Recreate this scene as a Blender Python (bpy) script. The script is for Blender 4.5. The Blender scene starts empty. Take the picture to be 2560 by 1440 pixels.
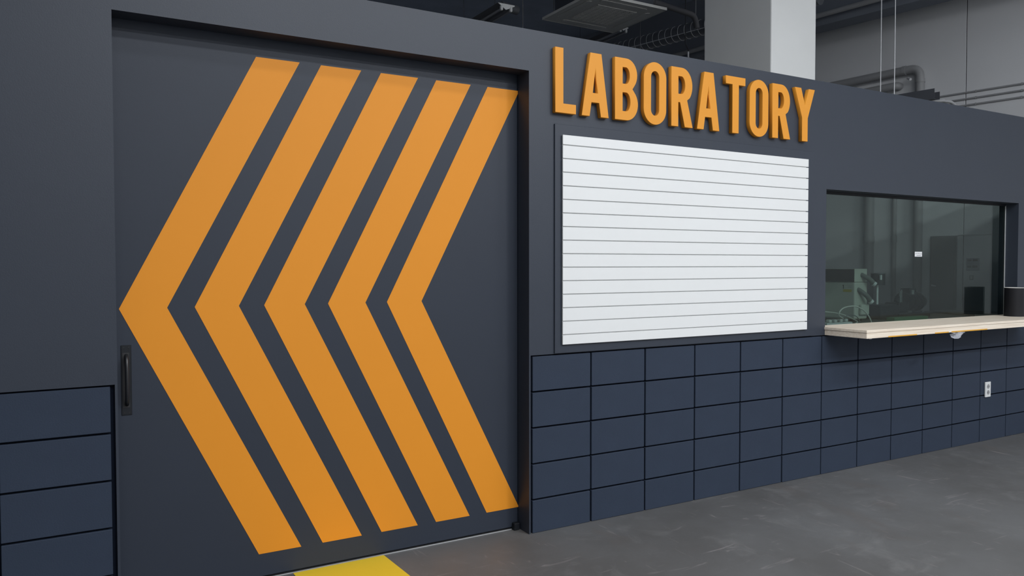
import bpy, bmesh, math, random
from mathutils import Vector, Matrix

random.seed(7)
scene = bpy.context.scene
C = scene.collection

# ------------------------------------------------------------------ camera
cam_data = bpy.data.cameras.new('camera')
cam = bpy.data.objects.new('camera', cam_data)
C.objects.link(cam)
cam_data.sensor_fit = 'HORIZONTAL'
cam_data.sensor_width = 36.0
cam_data.lens = 36.0 * 1918.56 / 2560.0
cam_data.clip_start = 0.05
cam_data.clip_end = 100.0
yaw, pitch, roll = 0.5219, -0.0295, -0.0012
fw = Vector((math.sin(yaw) * math.cos(pitch), math.cos(yaw) * math.cos(pitch), math.sin(pitch)))
r0 = Vector((math.cos(yaw), -math.sin(yaw), 0.0))
u0 = r0.cross(fw)
rt = r0 * math.cos(roll) + u0 * math.sin(roll)
up = u0 * math.cos(roll) - r0 * math.sin(roll)
M = Matrix(((rt.x, up.x, -fw.x, -2.1939), (rt.y, up.y, -fw.y, -3.5961), (rt.z, up.z, -fw.z, 1.4873), (0, 0, 0, 1)))
cam.matrix_world = M
scene.camera = cam

# ------------------------------------------------------------------ world, lights, exposure
world = bpy.data.worlds.new('world')
scene.world = world
world.use_nodes = True
world.node_tree.nodes['Background'].inputs['Color'].default_value = (0.9, 0.95, 1.0, 1)
world.node_tree.nodes['Background'].inputs['Strength'].default_value = 0.05

def strip_light(name, x, y, z, sx, sy, power, col=(0.955, 0.98, 1.0)):
    d = bpy.data.lights.new(name, 'AREA')
    d.shape = 'RECTANGLE'; d.size = sx; d.size_y = sy
    d.energy = power; d.color = col
    o = bpy.data.objects.new(name, d)
    o.location = (x, y, z)
    C.objects.link(o)
    return o

LZ = 5.20
for y, xs, powers in ((-2.3, (-1.2, 0.9, 3.0), (22, 20, 14)),
                      (-4.1, (-1.2, 0.9, 2.4, 4.4), (88, 74, 48, 32)),
                      (-6.4, (-3.5, 0.0, 3.5, 6.3), (55, 145, 205, 75)),
                      (-8.4, (-2.0, 1.5, 5.0), (75, 110, 120))):
    for x, p in zip(xs, powers):
        strip_light('ceiling_light', x, y, LZ, 1.3, 0.40, p)

vs = scene.view_settings
vs.view_transform = 'Standard'
try:
    vs.look = 'None'
except Exception:
    pass
vs.gamma = 1.0
vs.use_curve_mapping = False
vs.exposure = -0.22

# ------------------------------------------------------------------ materials
def new_mat(name):
    m = bpy.data.materials.new(name)
    m.use_nodes = True
    nt = m.node_tree
    return m, nt, nt.nodes['Principled BSDF']

def mat(name, col, rough=0.55, metal=0.0, spec=0.5, var=0.0, vscale=3.0, bump=0.0, bscale=60.0, stretch=None, coat=0.0):
    m, nt, b = new_mat(name)
    b.inputs['Base Color'].default_value = (*col, 1)
    b.inputs['Roughness'].default_value = rough
    b.inputs['Metallic'].default_value = metal
    b.inputs['Specular IOR Level'].default_value = spec
    if coat:
        b.inputs['Coat Weight'].default_value = coat
    tc = nt.nodes.new('ShaderNodeTexCoord')
    mp = nt.nodes.new('ShaderNodeMapping')
    nt.links.new(tc.outputs['Object'], mp.inputs['Vector'])
    if stretch:
        mp.inputs['Scale'].default_value = stretch
    if var > 0:
        n = nt.nodes.new('ShaderNodeTexNoise')
        n.inputs['Scale'].default_value = vscale
        n.inputs['Detail'].default_value = 5
        nt.links.new(mp.outputs['Vector'], n.inputs['Vector'])
        mr = nt.nodes.new('ShaderNodeMapRange')
        mr.inputs['From Min'].default_value = 0.25
        mr.inputs['From Max'].default_value = 0.75
        mr.inputs['To Min'].default_value = 1 - var
        mr.inputs['To Max'].default_value = 1 + var
        nt.links.new(n.outputs['Fac'], mr.inputs['Value'])
        mx = nt.nodes.new('ShaderNodeMix')
        mx.data_type = 'RGBA'; mx.blend_type = 'MULTIPLY'
        mx.inputs['Factor'].default_value = 1.0
        mx.inputs['A'].default_value = (*col, 1)
        nt.links.new(mr.outputs['Result'], mx.inputs['B'])
        nt.links.new(mx.outputs['Result'], b.inputs['Base Color'])
    if bump > 0:
        n2 = nt.nodes.new('ShaderNodeTexNoise')
        n2.inputs['Scale'].default_value = bscale
        n2.inputs['Detail'].default_value = 4
        nt.links.new(mp.outputs['Vector'], n2.inputs['Vector'])
        bp = nt.nodes.new('ShaderNodeBump')
        bp.inputs['Strength'].default_value = bump
        bp.inputs['Distance'].default_value = 0.002
        nt.links.new(n2.outputs['Fac'], bp.inputs['Height'])
        nt.links.new(bp.outputs['Normal'], b.inputs['Normal'])
    return m

M_WALL = mat('navy_wall_paint', (0.028, 0.0355, 0.052), 0.48, spec=0.45, var=0.03, vscale=2.0, bump=0.12, bscale=220)
M_DOOR = mat('navy_door_paint', (0.025, 0.032, 0.048), 0.5, spec=0.36, var=0.03, vscale=2.0, bump=0.06, bscale=180)
M_BLOCK = mat('navy_block_paint', (0.0245, 0.036, 0.061), 0.65, spec=0.3, var=0.06, vscale=6.0, bump=0.35, bscale=160)
M_JOINT = mat('navy_joint', (0.006, 0.009, 0.018), 0.9, spec=0.1, var=0.1, bump=0.3)
M_ORANGE = mat('orange_vinyl', (0.745, 0.272, 0.018), 0.55, spec=0.3, var=0.015, vscale=1.5)
M_LETTER = mat('orange_letter_paint', (0.75, 0.305, 0.032), 0.5, spec=0.3, var=0.01)
M_SLAT = mat('white_laminate', (0.76, 0.77, 0.77), 0.4, var=0.008)
M_STEEL_BLK = mat('black_handle_metal', (0.012, 0.013, 0.016), 0.35, spec=0.5, var=0.05)
M_PLATE = mat('dark_handle_plate', (0.010, 0.012, 0.016), 0.55, spec=0.3, var=0.05)
M_ALU = mat('aluminium', (0.62, 0.63, 0.64), 0.35, metal=0.6, var=0.05, vscale=20)
M_GALV = mat('galvanised_dark', (0.20, 0.21, 0.23), 0.35, metal=0.4, var=0.12, vscale=8)
M_GALV_SEAM = mat('galvanised_seam', (0.85, 0.86, 0.88), 0.35, metal=0.3)
M_CEIL = mat('dark_ceiling_paint', (0.40, 0.45, 0.55), 0.85, var=0.1)
M_ENDWALL = mat('grey_render_wall', (0.77, 0.78, 0.80), 0.75, var=0.04, vscale=0.9, bump=0.15, bscale=40)
M_HALL = mat('pale_hall_wall', (0.6, 0.6, 0.6), 0.8, var=0.03)
M_COLUMN = mat('white_column_paint', (0.90, 0.91, 0.90), 0.65, var=0.02, bump=0.08, bscale=50)
M_PIPE = mat('grey_pvc_pipe', (0.36, 0.365, 0.375), 0.5, var=0.04)
M_PIPE_D = mat('dark_insulated_pipe', (0.13, 0.13, 0.14), 0.6, var=0.08, vscale=12)
M_TRAY = mat('tray_steel', (0.075, 0.08, 0.095), 0.5, metal=0.2, var=0.08)
M_CABLE_DARK = mat('dark_conduit', (0.05, 0.052, 0.058), 0.6, var=0.05)
M_WIRE = mat('bright_steel_wire', (0.75, 0.76, 0.78), 0.35, metal=0.3)
M_AC = mat('air_conditioner_plastic', (0.72, 0.72, 0.70), 0.55, var=0.02)
M_AC_LINE = mat('air_conditioner_groove', (0.05, 0.05, 0.05), 0.7, var=0.02)
M_AC_RIM = mat('air_conditioner_rim', (0.62, 0.62, 0.6), 0.5, var=0.02)
M_AC_BODY = mat('air_conditioner_casing', (0.06, 0.068, 0.085), 0.6, var=0.05)
M_WHITE_PL = mat('white_plastic', (0.72, 0.73, 0.73), 0.4, var=0.02)
M_GREY_PL = mat('grey_socket_plastic', (0.30, 0.30, 0.31), 0.5, var=0.02)
M_TUBE_OFF = mat('unlit_tube_glass', (0.30, 0.30, 0.32), 0.3, var=0.02)
M_BLACKTUBE = mat('black_cardboard_tube', (0.009, 0.009, 0.012), 0.5, spec=0.3, var=0.08, vscale=9)
M_RIM = mat('white_cut_rim', (0.78, 0.76, 0.72), 0.6, var=0.03)
M_YELLOW = mat('yellow_floor_tape', (0.80, 0.56, 0.03), 0.5, var=0.03, vscale=3, bump=0.1, bscale=90)
M_TAPE_O = mat('orange_masking_tape', (0.72, 0.36, 0.03), 0.55, var=0.06, vscale=30)
M_SCRAP = mat('clear_plastic_scrap', (0.62, 0.63, 0.68), 0.25, var=0.15, vscale=40)
M_MACHINE = mat('beige_instrument_paint', (0.58, 0.59, 0.53), 0.5, var=0.04)
M_GRILLE = mat('black_instrument_grille', (0.006, 0.007, 0.01), 0.6, spec=0.2, var=0.05)
M_HOSE = mat('grey_hose_rubber', (0.16, 0.165, 0.16), 0.6, var=0.05)
M_INK = mat('black_print', (0.02, 0.02, 0.022), 0.6, var=0.02)
M_LABEL_Y = mat('yellow_label_print', (0.55, 0.44, 0.02), 0.5, var=0.03)
M_CABLE_W = mat('white_cable', (0.66, 0.65, 0.60), 0.45, var=0.02)
M_STRIP = mat('power_strip_plastic', (0.66, 0.68, 0.70), 0.35, var=0.03)
M_TABLE = mat('grey_bench_top', (0.15, 0.15, 0.145), 0.5, var=0.08, vscale=5)
M_GREEN = mat('green_cutting_mat', (0.09, 0.21, 0.12), 0.5, var=0.06)
M_MOTOR = mat('dark_cast_iron', (0.035, 0.037, 0.045), 0.45, metal=0.3, var=0.15, vscale=18)
M_MOTOR2 = mat('worn_steel', (0.30, 0.31, 0.33), 0.35, metal=0.7, var=0.15, vscale=18)
M_CAB = mat('grey_cabinet_paint', (0.16, 0.165, 0.165), 0.6, var=0.04)
M_PAPER = mat('white_paper', (0.74, 0.75, 0.77), 0.7, var=0.02)
M_NOTICE = mat('blue_grey_notice', (0.36, 0.38, 0.42), 0.6, var=0.03)
M_FARWALL = mat('dark_far_wall', (0.40, 0.45, 0.55), 0.85, var=0.08)
M_BEAM = mat('dark_beam_paint', (0.20, 0.22, 0.26), 0.8, var=0.05)

def wood_material():
    m, nt, b = new_mat('pale_birch_board')
    tc = nt.nodes.new('ShaderNodeTexCoord')
    mp = nt.nodes.new('ShaderNodeMapping')
    mp.inputs['Scale'].default_value = (2.0, 28.0, 60.0)
    nt.links.new(tc.outputs['Object'], mp.inputs['Vector'])
    n = nt.nodes.new('ShaderNodeTexNoise')
    n.inputs['Scale'].default_value = 1.6
    n.inputs['Detail'].default_value = 6
    n.inputs['Roughness'].default_value = 0.6
    nt.links.new(mp.outputs['Vector'], n.inputs['Vector'])
    cr = nt.nodes.new('ShaderNodeValToRGB')
    cr.color_ramp.elements[0].position = 0.3
    cr.color_ramp.elements[0].color = (0.72, 0.60, 0.47, 1)
    cr.color_ramp.elements[1].position = 0.7
    cr.color_ramp.elements[1].color = (0.92, 0.83, 0.71, 1)
    nt.links.new(n.outputs['Fac'], cr.inputs['Fac'])
    nt.links.new(cr.outputs['Color'], b.inputs['Base Color'])
    b.inputs['Roughness'].default_value = 0.5
    return m
M_WOOD = wood_material()

def floor_material():
    m, nt, b = new_mat('worn_grey_epoxy_floor')
    tc = nt.nodes.new('ShaderNodeTexCoord')
    def noise(scale, detail, rough=0.55, stretch=(1, 1, 1), dist=0.0):
        mp = nt.nodes.new('ShaderNodeMapping')
        mp.inputs['Scale'].default_value = stretch
        nt.links.new(tc.outputs['Object'], mp.inputs['Vector'])
        n = nt.nodes.new('ShaderNodeTexNoise')
        n.inputs['Scale'].default_value = scale
        n.inputs['Detail'].default_value = detail
        n.inputs['Roughness'].default_value = rough
        n.inputs['Distortion'].default_value = dist
        nt.links.new(mp.outputs['Vector'], n.inputs['Vector'])
        return n
    big = noise(1.1, 4, 0.6)
    cr = nt.nodes.new('ShaderNodeValToRGB')
    cr.color_ramp.elements[0].position = 0.3
    cr.color_ramp.elements[0].color = (0.088, 0.086, 0.084, 1)
    cr.color_ramp.elements[1].position = 0.72
    cr.color_ramp.elements[1].color = (0.130, 0.132, 0.135, 1)
    nt.links.new(big.outputs['Fac'], cr.inputs['Fac'])
    last = cr.outputs['Color']
    def scuff(n, lo, hi, col, amount):
        nonlocal last
        mr = nt.nodes.new('ShaderNodeMapRange')
        mr.inputs['From Min'].default_value = lo
        mr.inputs['From Max'].default_value = hi
        mr.inputs['To Min'].default_value = 0.0
        mr.inputs['To Max'].default_value = amount
        nt.links.new(n.outputs['Fac'], mr.inputs['Value'])
        mx = nt.nodes.new('ShaderNodeMix'); mx.data_type = 'RGBA'
        nt.links.new(mr.outputs['Result'], mx.inputs['Factor'])
        nt.links.new(last, mx.inputs['A'])
        mx.inputs['B'].default_value = (*col, 1)
        last = mx.outputs['Result']
    scuff(noise(3.4, 8, 0.68, (1, 1, 1), 0.6), 0.55, 0.8, (0.20, 0.20, 0.20), 0.6)
    scuff(noise(6.0, 6, 0.6, (0.45, 3.2, 1), 1.2), 0.63, 0.74, (0.27, 0.25, 0.25), 0.55)
    scuff(noise(9.0, 3, 0.5, (3.0, 0.5, 1), 0.8), 0.66, 0.76, (0.28, 0.255, 0.25), 0.45)
    scuff(noise(2.2, 5, 0.6, (1.3, 0.8, 1), 0.2), 0.60, 0.8, (0.115, 0.10, 0.092), 0.7)
    nt.links.new(last, b.inputs['Base Color'])
    rn = noise(4.0, 6, 0.6)
    mr = nt.nodes.new('ShaderNodeMapRange')
    mr.inputs['To Min'].default_value = 0.38
    mr.inputs['To Max'].default_value = 0.62
    nt.links.new(rn.outputs['Fac'], mr.inputs['Value'])
    nt.links.new(mr.outputs['Result'], b.inputs['Roughness'])
    bn = noise(45.0, 5, 0.6)
    bp = nt.nodes.new('ShaderNodeBump')
    bp.inputs['Strength'].default_value = 0.12
    bp.inputs['Distance'].default_value = 0.004
    nt.links.new(bn.outputs['Fac'], bp.inputs['Height'])
    nt.links.new(bp.outputs['Normal'], b.inputs['Normal'])
    return m
M_FLOOR = floor_material()

def glass_material():
    m = bpy.data.materials.new('tinted_window_glass')
    m.use_nodes = True
    nt = m.node_tree
    nt.nodes.remove(nt.nodes['Principled BSDF'])
    out = nt.nodes['Material Output']
    tr = nt.nodes.new('ShaderNodeBsdfTransparent')
    tr.inputs['Color'].default_value = (0.655, 0.72, 0.70, 1)
    gl = nt.nodes.new('ShaderNodeBsdfGlossy')
    gl.inputs['Roughness'].default_value = 0.0
    gl.inputs['Color'].default_value = (0.95, 1.0, 0.98, 1)
    fr = nt.nodes.new('ShaderNodeFresnel')
    geo = nt.nodes.new('ShaderNodeNewGeometry')
    mr = nt.nodes.new('ShaderNodeMapRange')          # same reflectance from either side of the thin pane
    mr.inputs['To Min'].default_value = 1.25
    mr.inputs['To Max'].default_value = 1.0 / 1.25
    nt.links.new(geo.outputs['Backfacing'], mr.inputs['Value'])
    nt.links.new(mr.outputs['Result'], fr.inputs['IOR'])
    mx = nt.nodes.new('ShaderNodeMixShader')
    nt.links.new(fr.outputs['Fac'], mx.inputs['Fac'])
    nt.links.new(tr.outputs['BSDF'], mx.inputs[1])
    nt.links.new(gl.outputs['BSDF'], mx.inputs[2])
    nt.links.new(mx.outputs['Shader'], out.inputs['Surface'])
    return m
M_GLASS = glass_material()

# ------------------------------------------------------------------ mesh helpers
WL = {}

def box(bm, x0, x1, y0, y1, z0, z1):
    vs_ = [bm.verts.new(p) for p in ((x0, y0, z0), (x1, y0, z0), (x1, y1, z0), (x0, y1, z0),
                                     (x0, y0, z1), (x1, y0, z1), (x1, y1, z1), (x0, y1, z1))]
    for f in ((0, 3, 2, 1), (4, 5, 6, 7), (0, 1, 5, 4), (1, 2, 6, 5), (2, 3, 7, 6), (3, 0, 4, 7)):
        bm.faces.new([vs_[i] for i in f])
    return vs_

def obox(bm, o, ax, ay, az, lx, ly, lz):
    """box from corner o along three axes"""
    o = Vector(o); ax = Vector(ax) * lx; ay = Vector(ay) * ly; az = Vector(az) * lz
    vs_ = [bm.verts.new(p) for p in (o, o + ax, o + ax + ay, o + ay, o + az, o + ax + az, o + ax + ay + az, o + ay + az)]
    for f in ((0, 3, 2, 1), (4, 5, 6, 7), (0, 1, 5, 4), (1, 2, 6, 5), (2, 3, 7, 6), (3, 0, 4, 7)):
        bm.faces.new([vs_[i] for i in f])

def bevel(bm, w, seg=1):
    bmesh.ops.bevel(bm, geom=list(bm.edges), offset=w, segments=seg, affect='EDGES', profile=0.5, clamp_overlap=True)

def tube(bm, pts, r, n=12, caps=True, radii=None):
    pts = [Vector(p) for p in pts]
    rings = []
    prev = None
    for i, p in enumerate(pts):
        if i == 0:
            t = pts[1] - pts[0]
        elif i == len(pts) - 1:
            t = pts[-1] - pts[-2]
        else:
            t = (pts[i + 1] - p).normalized() + (p - pts[i - 1]).normalized()
        t.normalize()
        if prev is None:
            a = Vector((0, 0, 1)) if abs(t.z) < 0.9 else Vector((1, 0, 0))
            u = t.cross(a).normalized()
        else:
            u = (prev - t * prev.dot(t)).normalized()
        prev = u
        v = t.cross(u)
        rr = radii[i] if radii else r
        rings.append([bm.verts.new(p + u * (rr * math.cos(2 * math.pi * k / n)) + v * (rr * math.sin(2 * math.pi * k / n))) for k in range(n)])
    for a, b in zip(rings, rings[1:]):
        for k in range(n):
            bm.faces.new((a[k], a[(k + 1) % n], b[(k + 1) % n], b[k]))
    if caps:
        bm.faces.new(list(reversed(rings[0])))
        bm.faces.new(rings[-1])

def smooth_path(pts, sub=8):
    """Catmull-Rom through points"""
    P = [Vector(p) for p in pts]
    P = [P[0] * 2 - P[1]] + P + [P[-1] * 2 - P[-2]]
    out = []
    for i in range(1, len(P) - 2):
        for k in range(sub):
            t = k / sub
            a, b, c, d = P[i - 1], P[i], P[i + 1], P[i + 2]
            out.append(0.5 * ((2 * b) + (c - a) * t + (2 * a - 5 * b + 4 * c - d) * t * t + (3 * b - a - 3 * c + d) * t ** 3))
    out.append(P[-2])
    return out

def elbow_path(corners, rad, n=6):
    """polyline with rounded corners"""
    P = [Vector(p) for p in corners]
    out = [P[0]]
    for a, b, c in zip(P, P[1:], P[2:]):
        d1 = (a - b).normalized(); d2 = (c - b).normalized()
        s, e = b + d1 * rad, b + d2 * rad
        for k in range(n + 1):
            t = k / n
            out.append(s * (1 - t) ** 2 + b * 2 * t * (1 - t) + e * t * t)
    out.append(P[-1])
    return out

def obj(name, bm, material, parent=None, smooth=False, origin=None):
    bmesh.ops.recalc_face_normals(bm, faces=list(bm.faces))
    if origin is None:
        xs = [v.co.x for v in bm.verts]; ys = [v.co.y for v in bm.verts]; zs = [v.co.z for v in bm.verts]
        origin = Vector(((min(xs) + max(xs)) / 2, (min(ys) + max(ys)) / 2, min(zs)))
    origin = Vector(origin)
    for v in bm.verts:
        v.co -= origin
    me = bpy.data.meshes.new(name)
    bm.to_mesh(me); bm.free()
    if smooth:
        me.polygons.foreach_set('use_smooth', [True] * len(me.polygons))
        try:
            me.set_sharp_from_angle(angle=math.radians(40))
        except Exception:
            pass
    me.materials.append(material)
    return link(name, me, origin, parent)

def link(name, me, world_loc, parent=None):
    o = bpy.data.objects.new(name, me)
    C.objects.link(o)
    world_loc = Vector(world_loc)
    if parent is not None:
        o.parent = parent
        o.location = world_loc - WL[parent.name]
    else:
        o.location = world_loc
    WL[o.name] = world_loc
    return o

def empty(name, loc, label, cat, group=None):
    o = link(name, None, loc)
    return tag(o, label, cat, group)

def tag(o, label, cat, group=None):
    o['label'] = label; o['category'] = cat
    if group:
        o['group'] = group
    return o

def structure(o, label, cat):
    o['kind'] = 'structure'
    return tag(o, label, cat)

def one_box(name, material, parent, x0, x1, y0, y1, z0, z1, bev=0.0, seg=1):
    bm = bmesh.new(); box(bm, x0, x1, y0, y1, z0, z1)
    if bev:
        bevel(bm, bev, seg)
    return obj(name, bm, material, parent)

def one_tube(name, material, parent, pts, r, n=12):
    bm = bmesh.new(); tube(bm, pts, r, n)
    return obj(name, bm, material, parent, smooth=True)

# ------------------------------------------------------------------ room shell
X_LEFT, Y_REAR, Y_FAR, Z_CEIL = -7.0, -9.5, 9.0, 5.45
EB = Vector((-0.167, 0.986, 0)).normalized()       # direction along the right end wall
EN = Vector((-EB.y, EB.x, 0))                       # its normal, into the room
EP = Vector((7.1, 2.2, 0))

def endp(s, z, off=0.0):
    p = EP + EB * s + EN * off
    return Vector((p.x, p.y, z))

def end_s(y):
    return (y - EP.y) / EB.y

floor = one_box('floor', M_FLOOR, None, X_LEFT, 9.6, Y_REAR, Y_FAR, -0.2, 0.0)
structure(floor, 'worn dark grey epoxy floor with pale scuffs', 'floor')
ceiling = one_box('ceiling', M_CEIL, None, X_LEFT, 9.6, Y_REAR, Y_FAR, Z_CEIL, Z_CEIL + 0.2)
structure(ceiling, 'dark painted ceiling high above the partition', 'ceiling')
structure(one_box('wall_left', M_HALL, None, X_LEFT - 0.2, X_LEFT - 0.005, Y_REAR, Y_FAR, 0, Z_CEIL), 'pale hall wall at the far left end', 'wall')
structure(one_box('wall_rear', M_HALL, None, X_LEFT, 9.6, Y_REAR - 0.2, Y_REAR - 0.005, 0, Z_CEIL), 'pale hall wall behind the viewer', 'wall')
structure(one_box('wall_far', M_FARWALL, None, X_LEFT, 9.6, Y_FAR + 0.005, Y_FAR + 0.2, 0, Z_CEIL), 'dark wall at the back of the laboratory', 'wall')

# right end wall made of tall cast panels with an open joint
bm = bmesh.new()
obox(bm, endp(-12.0, 0.0, -0.20), EB, EN, (0, 0, 1), 18.9, 0.185, Z_CEIL)
wall_right = obj('wall_right', bm, M_JOINT)
structure(wall_right, 'tall pale grey end wall beyond the partition', 'wall')
s_seam = end_s(1.742)
for s0, s1 in ((-12.0, s_seam - 3.2), (s_seam - 3.192, s_seam - 0.004), (s_seam + 0.004, s_seam + 3.2), (s_seam + 3.208, 6.9)):
    bm = bmesh.new()
    obox(bm, endp(s0, 0.001, -0.0149), EB, EN, (0, 0, 1), s1 - s0, 0.0149, Z_CEIL - 0.002)
    bevel(bm, 0.003)
    obj('wall_panel', bm, M_ENDWALL, wall_right)
# downstand beam near the end wall
bm = bmesh.new()
obox(bm, endp(-9, 4.59, 0.35), EB, EN, (0, 0, 1), 15.5, 0.3, Z_CEIL - 4.59 - 0.003)
beam = obj('trim_1', bm, M_BEAM)
structure(beam, 'dark ceiling beam running along the end wall', 'beam')

# ------------------------------------------------------------------ partition wall with block base
XD0, XD1 = -2.031, -0.018          # door opening
ZD = 2.545                          # door opening top
XW0, XW1 = 2.430, 4.948             # window opening
ZW = 2.021
ZB = 0.987                          # top of block base
ZT = 2.768                          # top of partition
XE = 7.30
YB = 0.16                           # back of partition
bm = bmesh.new()
# upper skin pieces (front at y = 0)
box(bm, -6.9, XD0, 0.0, 0.112, ZB + 0.004, ZT)               # left of the door
box(bm, XD0, XD1, 0.0, 0.112, ZD, ZT)                         # above the door
box(bm, XD1, XW0, 0.0, YB, ZB + 0.004, ZT)                    # between door and window
box(bm, XW0, XW1, 0.0, YB, ZW, ZT)                            # above the window
box(bm, XW1, XE, 0.0, YB, ZB + 0.004, ZT)                     # right of the window
# narrow corner strips beside the door
box(bm, XD0 - 0.010, XD0, 0.0, 0.112, 0.0, ZB + 0.004)
box(bm, XD1, XD1 + 0.010, 0.0, YB, 0.0, ZB + 0.004)
wall_back = obj('wall_back', bm, M_WALL)
structure(wall_back, 'dark navy painted partition wall with a block base', 'wall')
bm = bmesh.new()
box(bm, -6.9, XD0 - 0.010, 0.024, 0.112, 0.0, ZB + 0.0039)
box(bm, XD1 + 0.010, XW0, 0.024, YB, 0.0, ZB + 0.0039)
box(bm, XW0, XW1, 0.024, YB, 0.0, ZB - 0.001)
box(bm, XW1, XE, 0.024, YB, 0.0, ZB + 0.0039)
mort = obj('mortar_backing', bm, M_JOINT, wall_back)

def block_mesh(w, h):
    bm = bmesh.new(); box(bm, -w / 2, w / 2, -0.0, 0.024, -h / 2, h / 2); bevel(bm, 0.0022)
    bmesh.ops.recalc_face_normals(bm, faces=list(bm.faces))
    me = bpy.data.meshes.new('block'); bm.to_mesh(me); bm.free()
    me.materials.append(M_BLOCK)
    return me
full = block_mesh(0.390, 0.191)
cut = block_mesh(0.390, 0.181)
rows = [(ZB - 0.004 - 0.2 * r - 0.0955, full) for r in range(4)] + [(0.0915, cut)]
for k in range(18):
    x = 0.2 + 0.4 * k
    for z, me in rows:
        link('block', me, (x + random.uniform(-0.0006, 0.0006), random.uniform(-0.0008, 0.0008), z + random.uniform(-0.0006, 0.0006)), wall_back)
for k in range(3):
    x = -2.254 - 0.4 * k
    for z, me in rows:
        link('block', me, (x + random.uniform(-0.0006, 0.0006), random.uniform(-0.0008, 0.0008), z + random.uniform(-0.0006, 0.0006)), wall_back)
# proud panel behind the slatted board
one_box('display_panel', M_WALL, wall_back, 0.1445, 2.285, -0.009, 0.0, 0.994, 2.272, 0.0012)

# ------------------------------------------------------------------ sliding door
YDOOR = 0.121
door = one_box('door_1', M_DOOR, None, -2.42, XD1 - 0.003, YDOOR, 0.158, 0.012, ZD + 0.06, 0.002)
structure(door, 'navy sliding door painted with five orange chevrons pointing left', 'door')
k_sc = (3.5961 + YDOOR) / (3.5961 + 0.1)
def dx(x): return -2.1939 + (x + 2.1939) * k_sc
def dz(z): return 1.4873 + (z - 1.4873) * k_sc
for i in range(5):
    ox = 0.3035 * i
    ztop, zbot, zmid = 2.4535, 0.1280, 1.302
    outline = [(-1.434 + ox, ztop), (-1.233 + ox, ztop), (-1.8265 + ox, zmid), (-1.2465 + ox, zbot), (-1.4455 + ox, zbot), (-2.0165 + ox, zmid)]
    if i == 4:
        outline[1] = (-0.0215, ztop); outline[3] = (-0.0265, zbot)
    bm = bmesh.new()
    fr_ = [bm.verts.new((dx(x), YDOOR - 0.0012, dz(z))) for x, z in outline]
    bk_ = [bm.verts.new((dx(x), YDOOR + 0.0004, dz(z))) for x, z in outline]
    # two parallelogram halves keep the shape concave
    for a in (fr_, bk_):
        bm.faces.new((a[0], a[1], a[2], a[5])); bm.faces.new((a[5], a[2], a[3], a[4]))
    for a in range(6):
        b_ = (a + 1) % 6
        bm.faces.new((fr_[a], fr_[b_], bk_[b_], bk_[a]))
    obj('chevron_stripe', bm, M_ORANGE, door)
# recessed pull handle
hp = bmesh.new(); box(hp, -2.011, -1.970, YDOOR - 0.004, YDOOR, 0.838, 1.143); bevel(hp, 0.0015)
plate = obj('handle_plate', hp, M_PLATE, door)
plate['label'] = 'black handle plate'
bm = bmesh.new(); box(bm, -2.0045, -1.9785, YDOOR - 0.0046, YDOOR - 0.0041, 0.872, 1.110)
obj('recess', bm, M_INK, plate)
grip_pts = [(-1.990, YDOOR - 0.002, 1.098), (-1.990, YDOOR - 0.022, 1.085), (-1.990, YDOOR - 0.034, 1.05), (-1.990, YDOOR - 0.038, 0.99),
            (-1.990, YDOOR - 0.034, 0.93), (-1.990, YDOOR - 0.022, 0.897), (-1.990, YDOOR - 0.002, 0.884)]
bm = bmesh.new(); tube(bm, smooth_path(grip_pts, 6), 0.0085, 12)
obj('grip', bm, M_STEEL_BLK, plate, smooth=True)
for zz in (0.848, 1.133):
    for xx in (-2.000, -1.981):
        bm = bmesh.new(); tube(bm, [(xx, YDOOR - 0.0055, zz), (xx, YDOOR - 0.003, zz)], 0.003, 8)
        obj('screw', bm, M_STEEL_BLK, plate, smooth=True)
# floor guide at the closing side
bm = bmesh.new(); box(bm, -0.060, -0.026, 0.088, 0.1195, 0.0005, 0.040); bevel(bm, 0.003)
guide = tag(obj('door_guide', bm, M_PLATE), 'small dark floor guide at the right foot of the sliding door', 'door guide')
bm = bmesh.new(); box(bm, XD0 - 0.3, -0.062, 0.1170, 0.1195, 0.0, 0.0040)
structure(obj('trim_2', bm, M_ALU), 'thin pale metal strip on the floor along the sliding door', 'trim')

# yellow tape on the floor
bm = bmesh.new()
pts = [(-1.284, 0.111), (-0.823, 0.111), (-0.800, -0.34), (-1.27, -0.34)]
lo = [bm.verts.new((x, y, 0.0002)) for x, y in pts]; hi = [bm.verts.new((x, y, 0.0016)) for x, y in pts]
bm.faces.new(hi); bm.faces.new(list(reversed(lo)))
for a in range(4):
    bm.faces.new((lo[a], lo[(a + 1) % 4], hi[(a + 1) % 4], hi[a]))
tag(obj('floor_marking', bm, M_YELLOW), 'bright yellow marking on the floor in front of the sliding door', 'floor marking')

# ------------------------------------------------------------------ raised letters
def arc(cx, cz, rx, rz, a0, a1, n=14):
    return [(cx + rx * math.cos(math.radians(a0 + (a1 - a0) * k / n)), cz + rz * math.sin(math.radians(a0 + (a1 - a0) * k / n))) for k in range(n + 1)]

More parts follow.
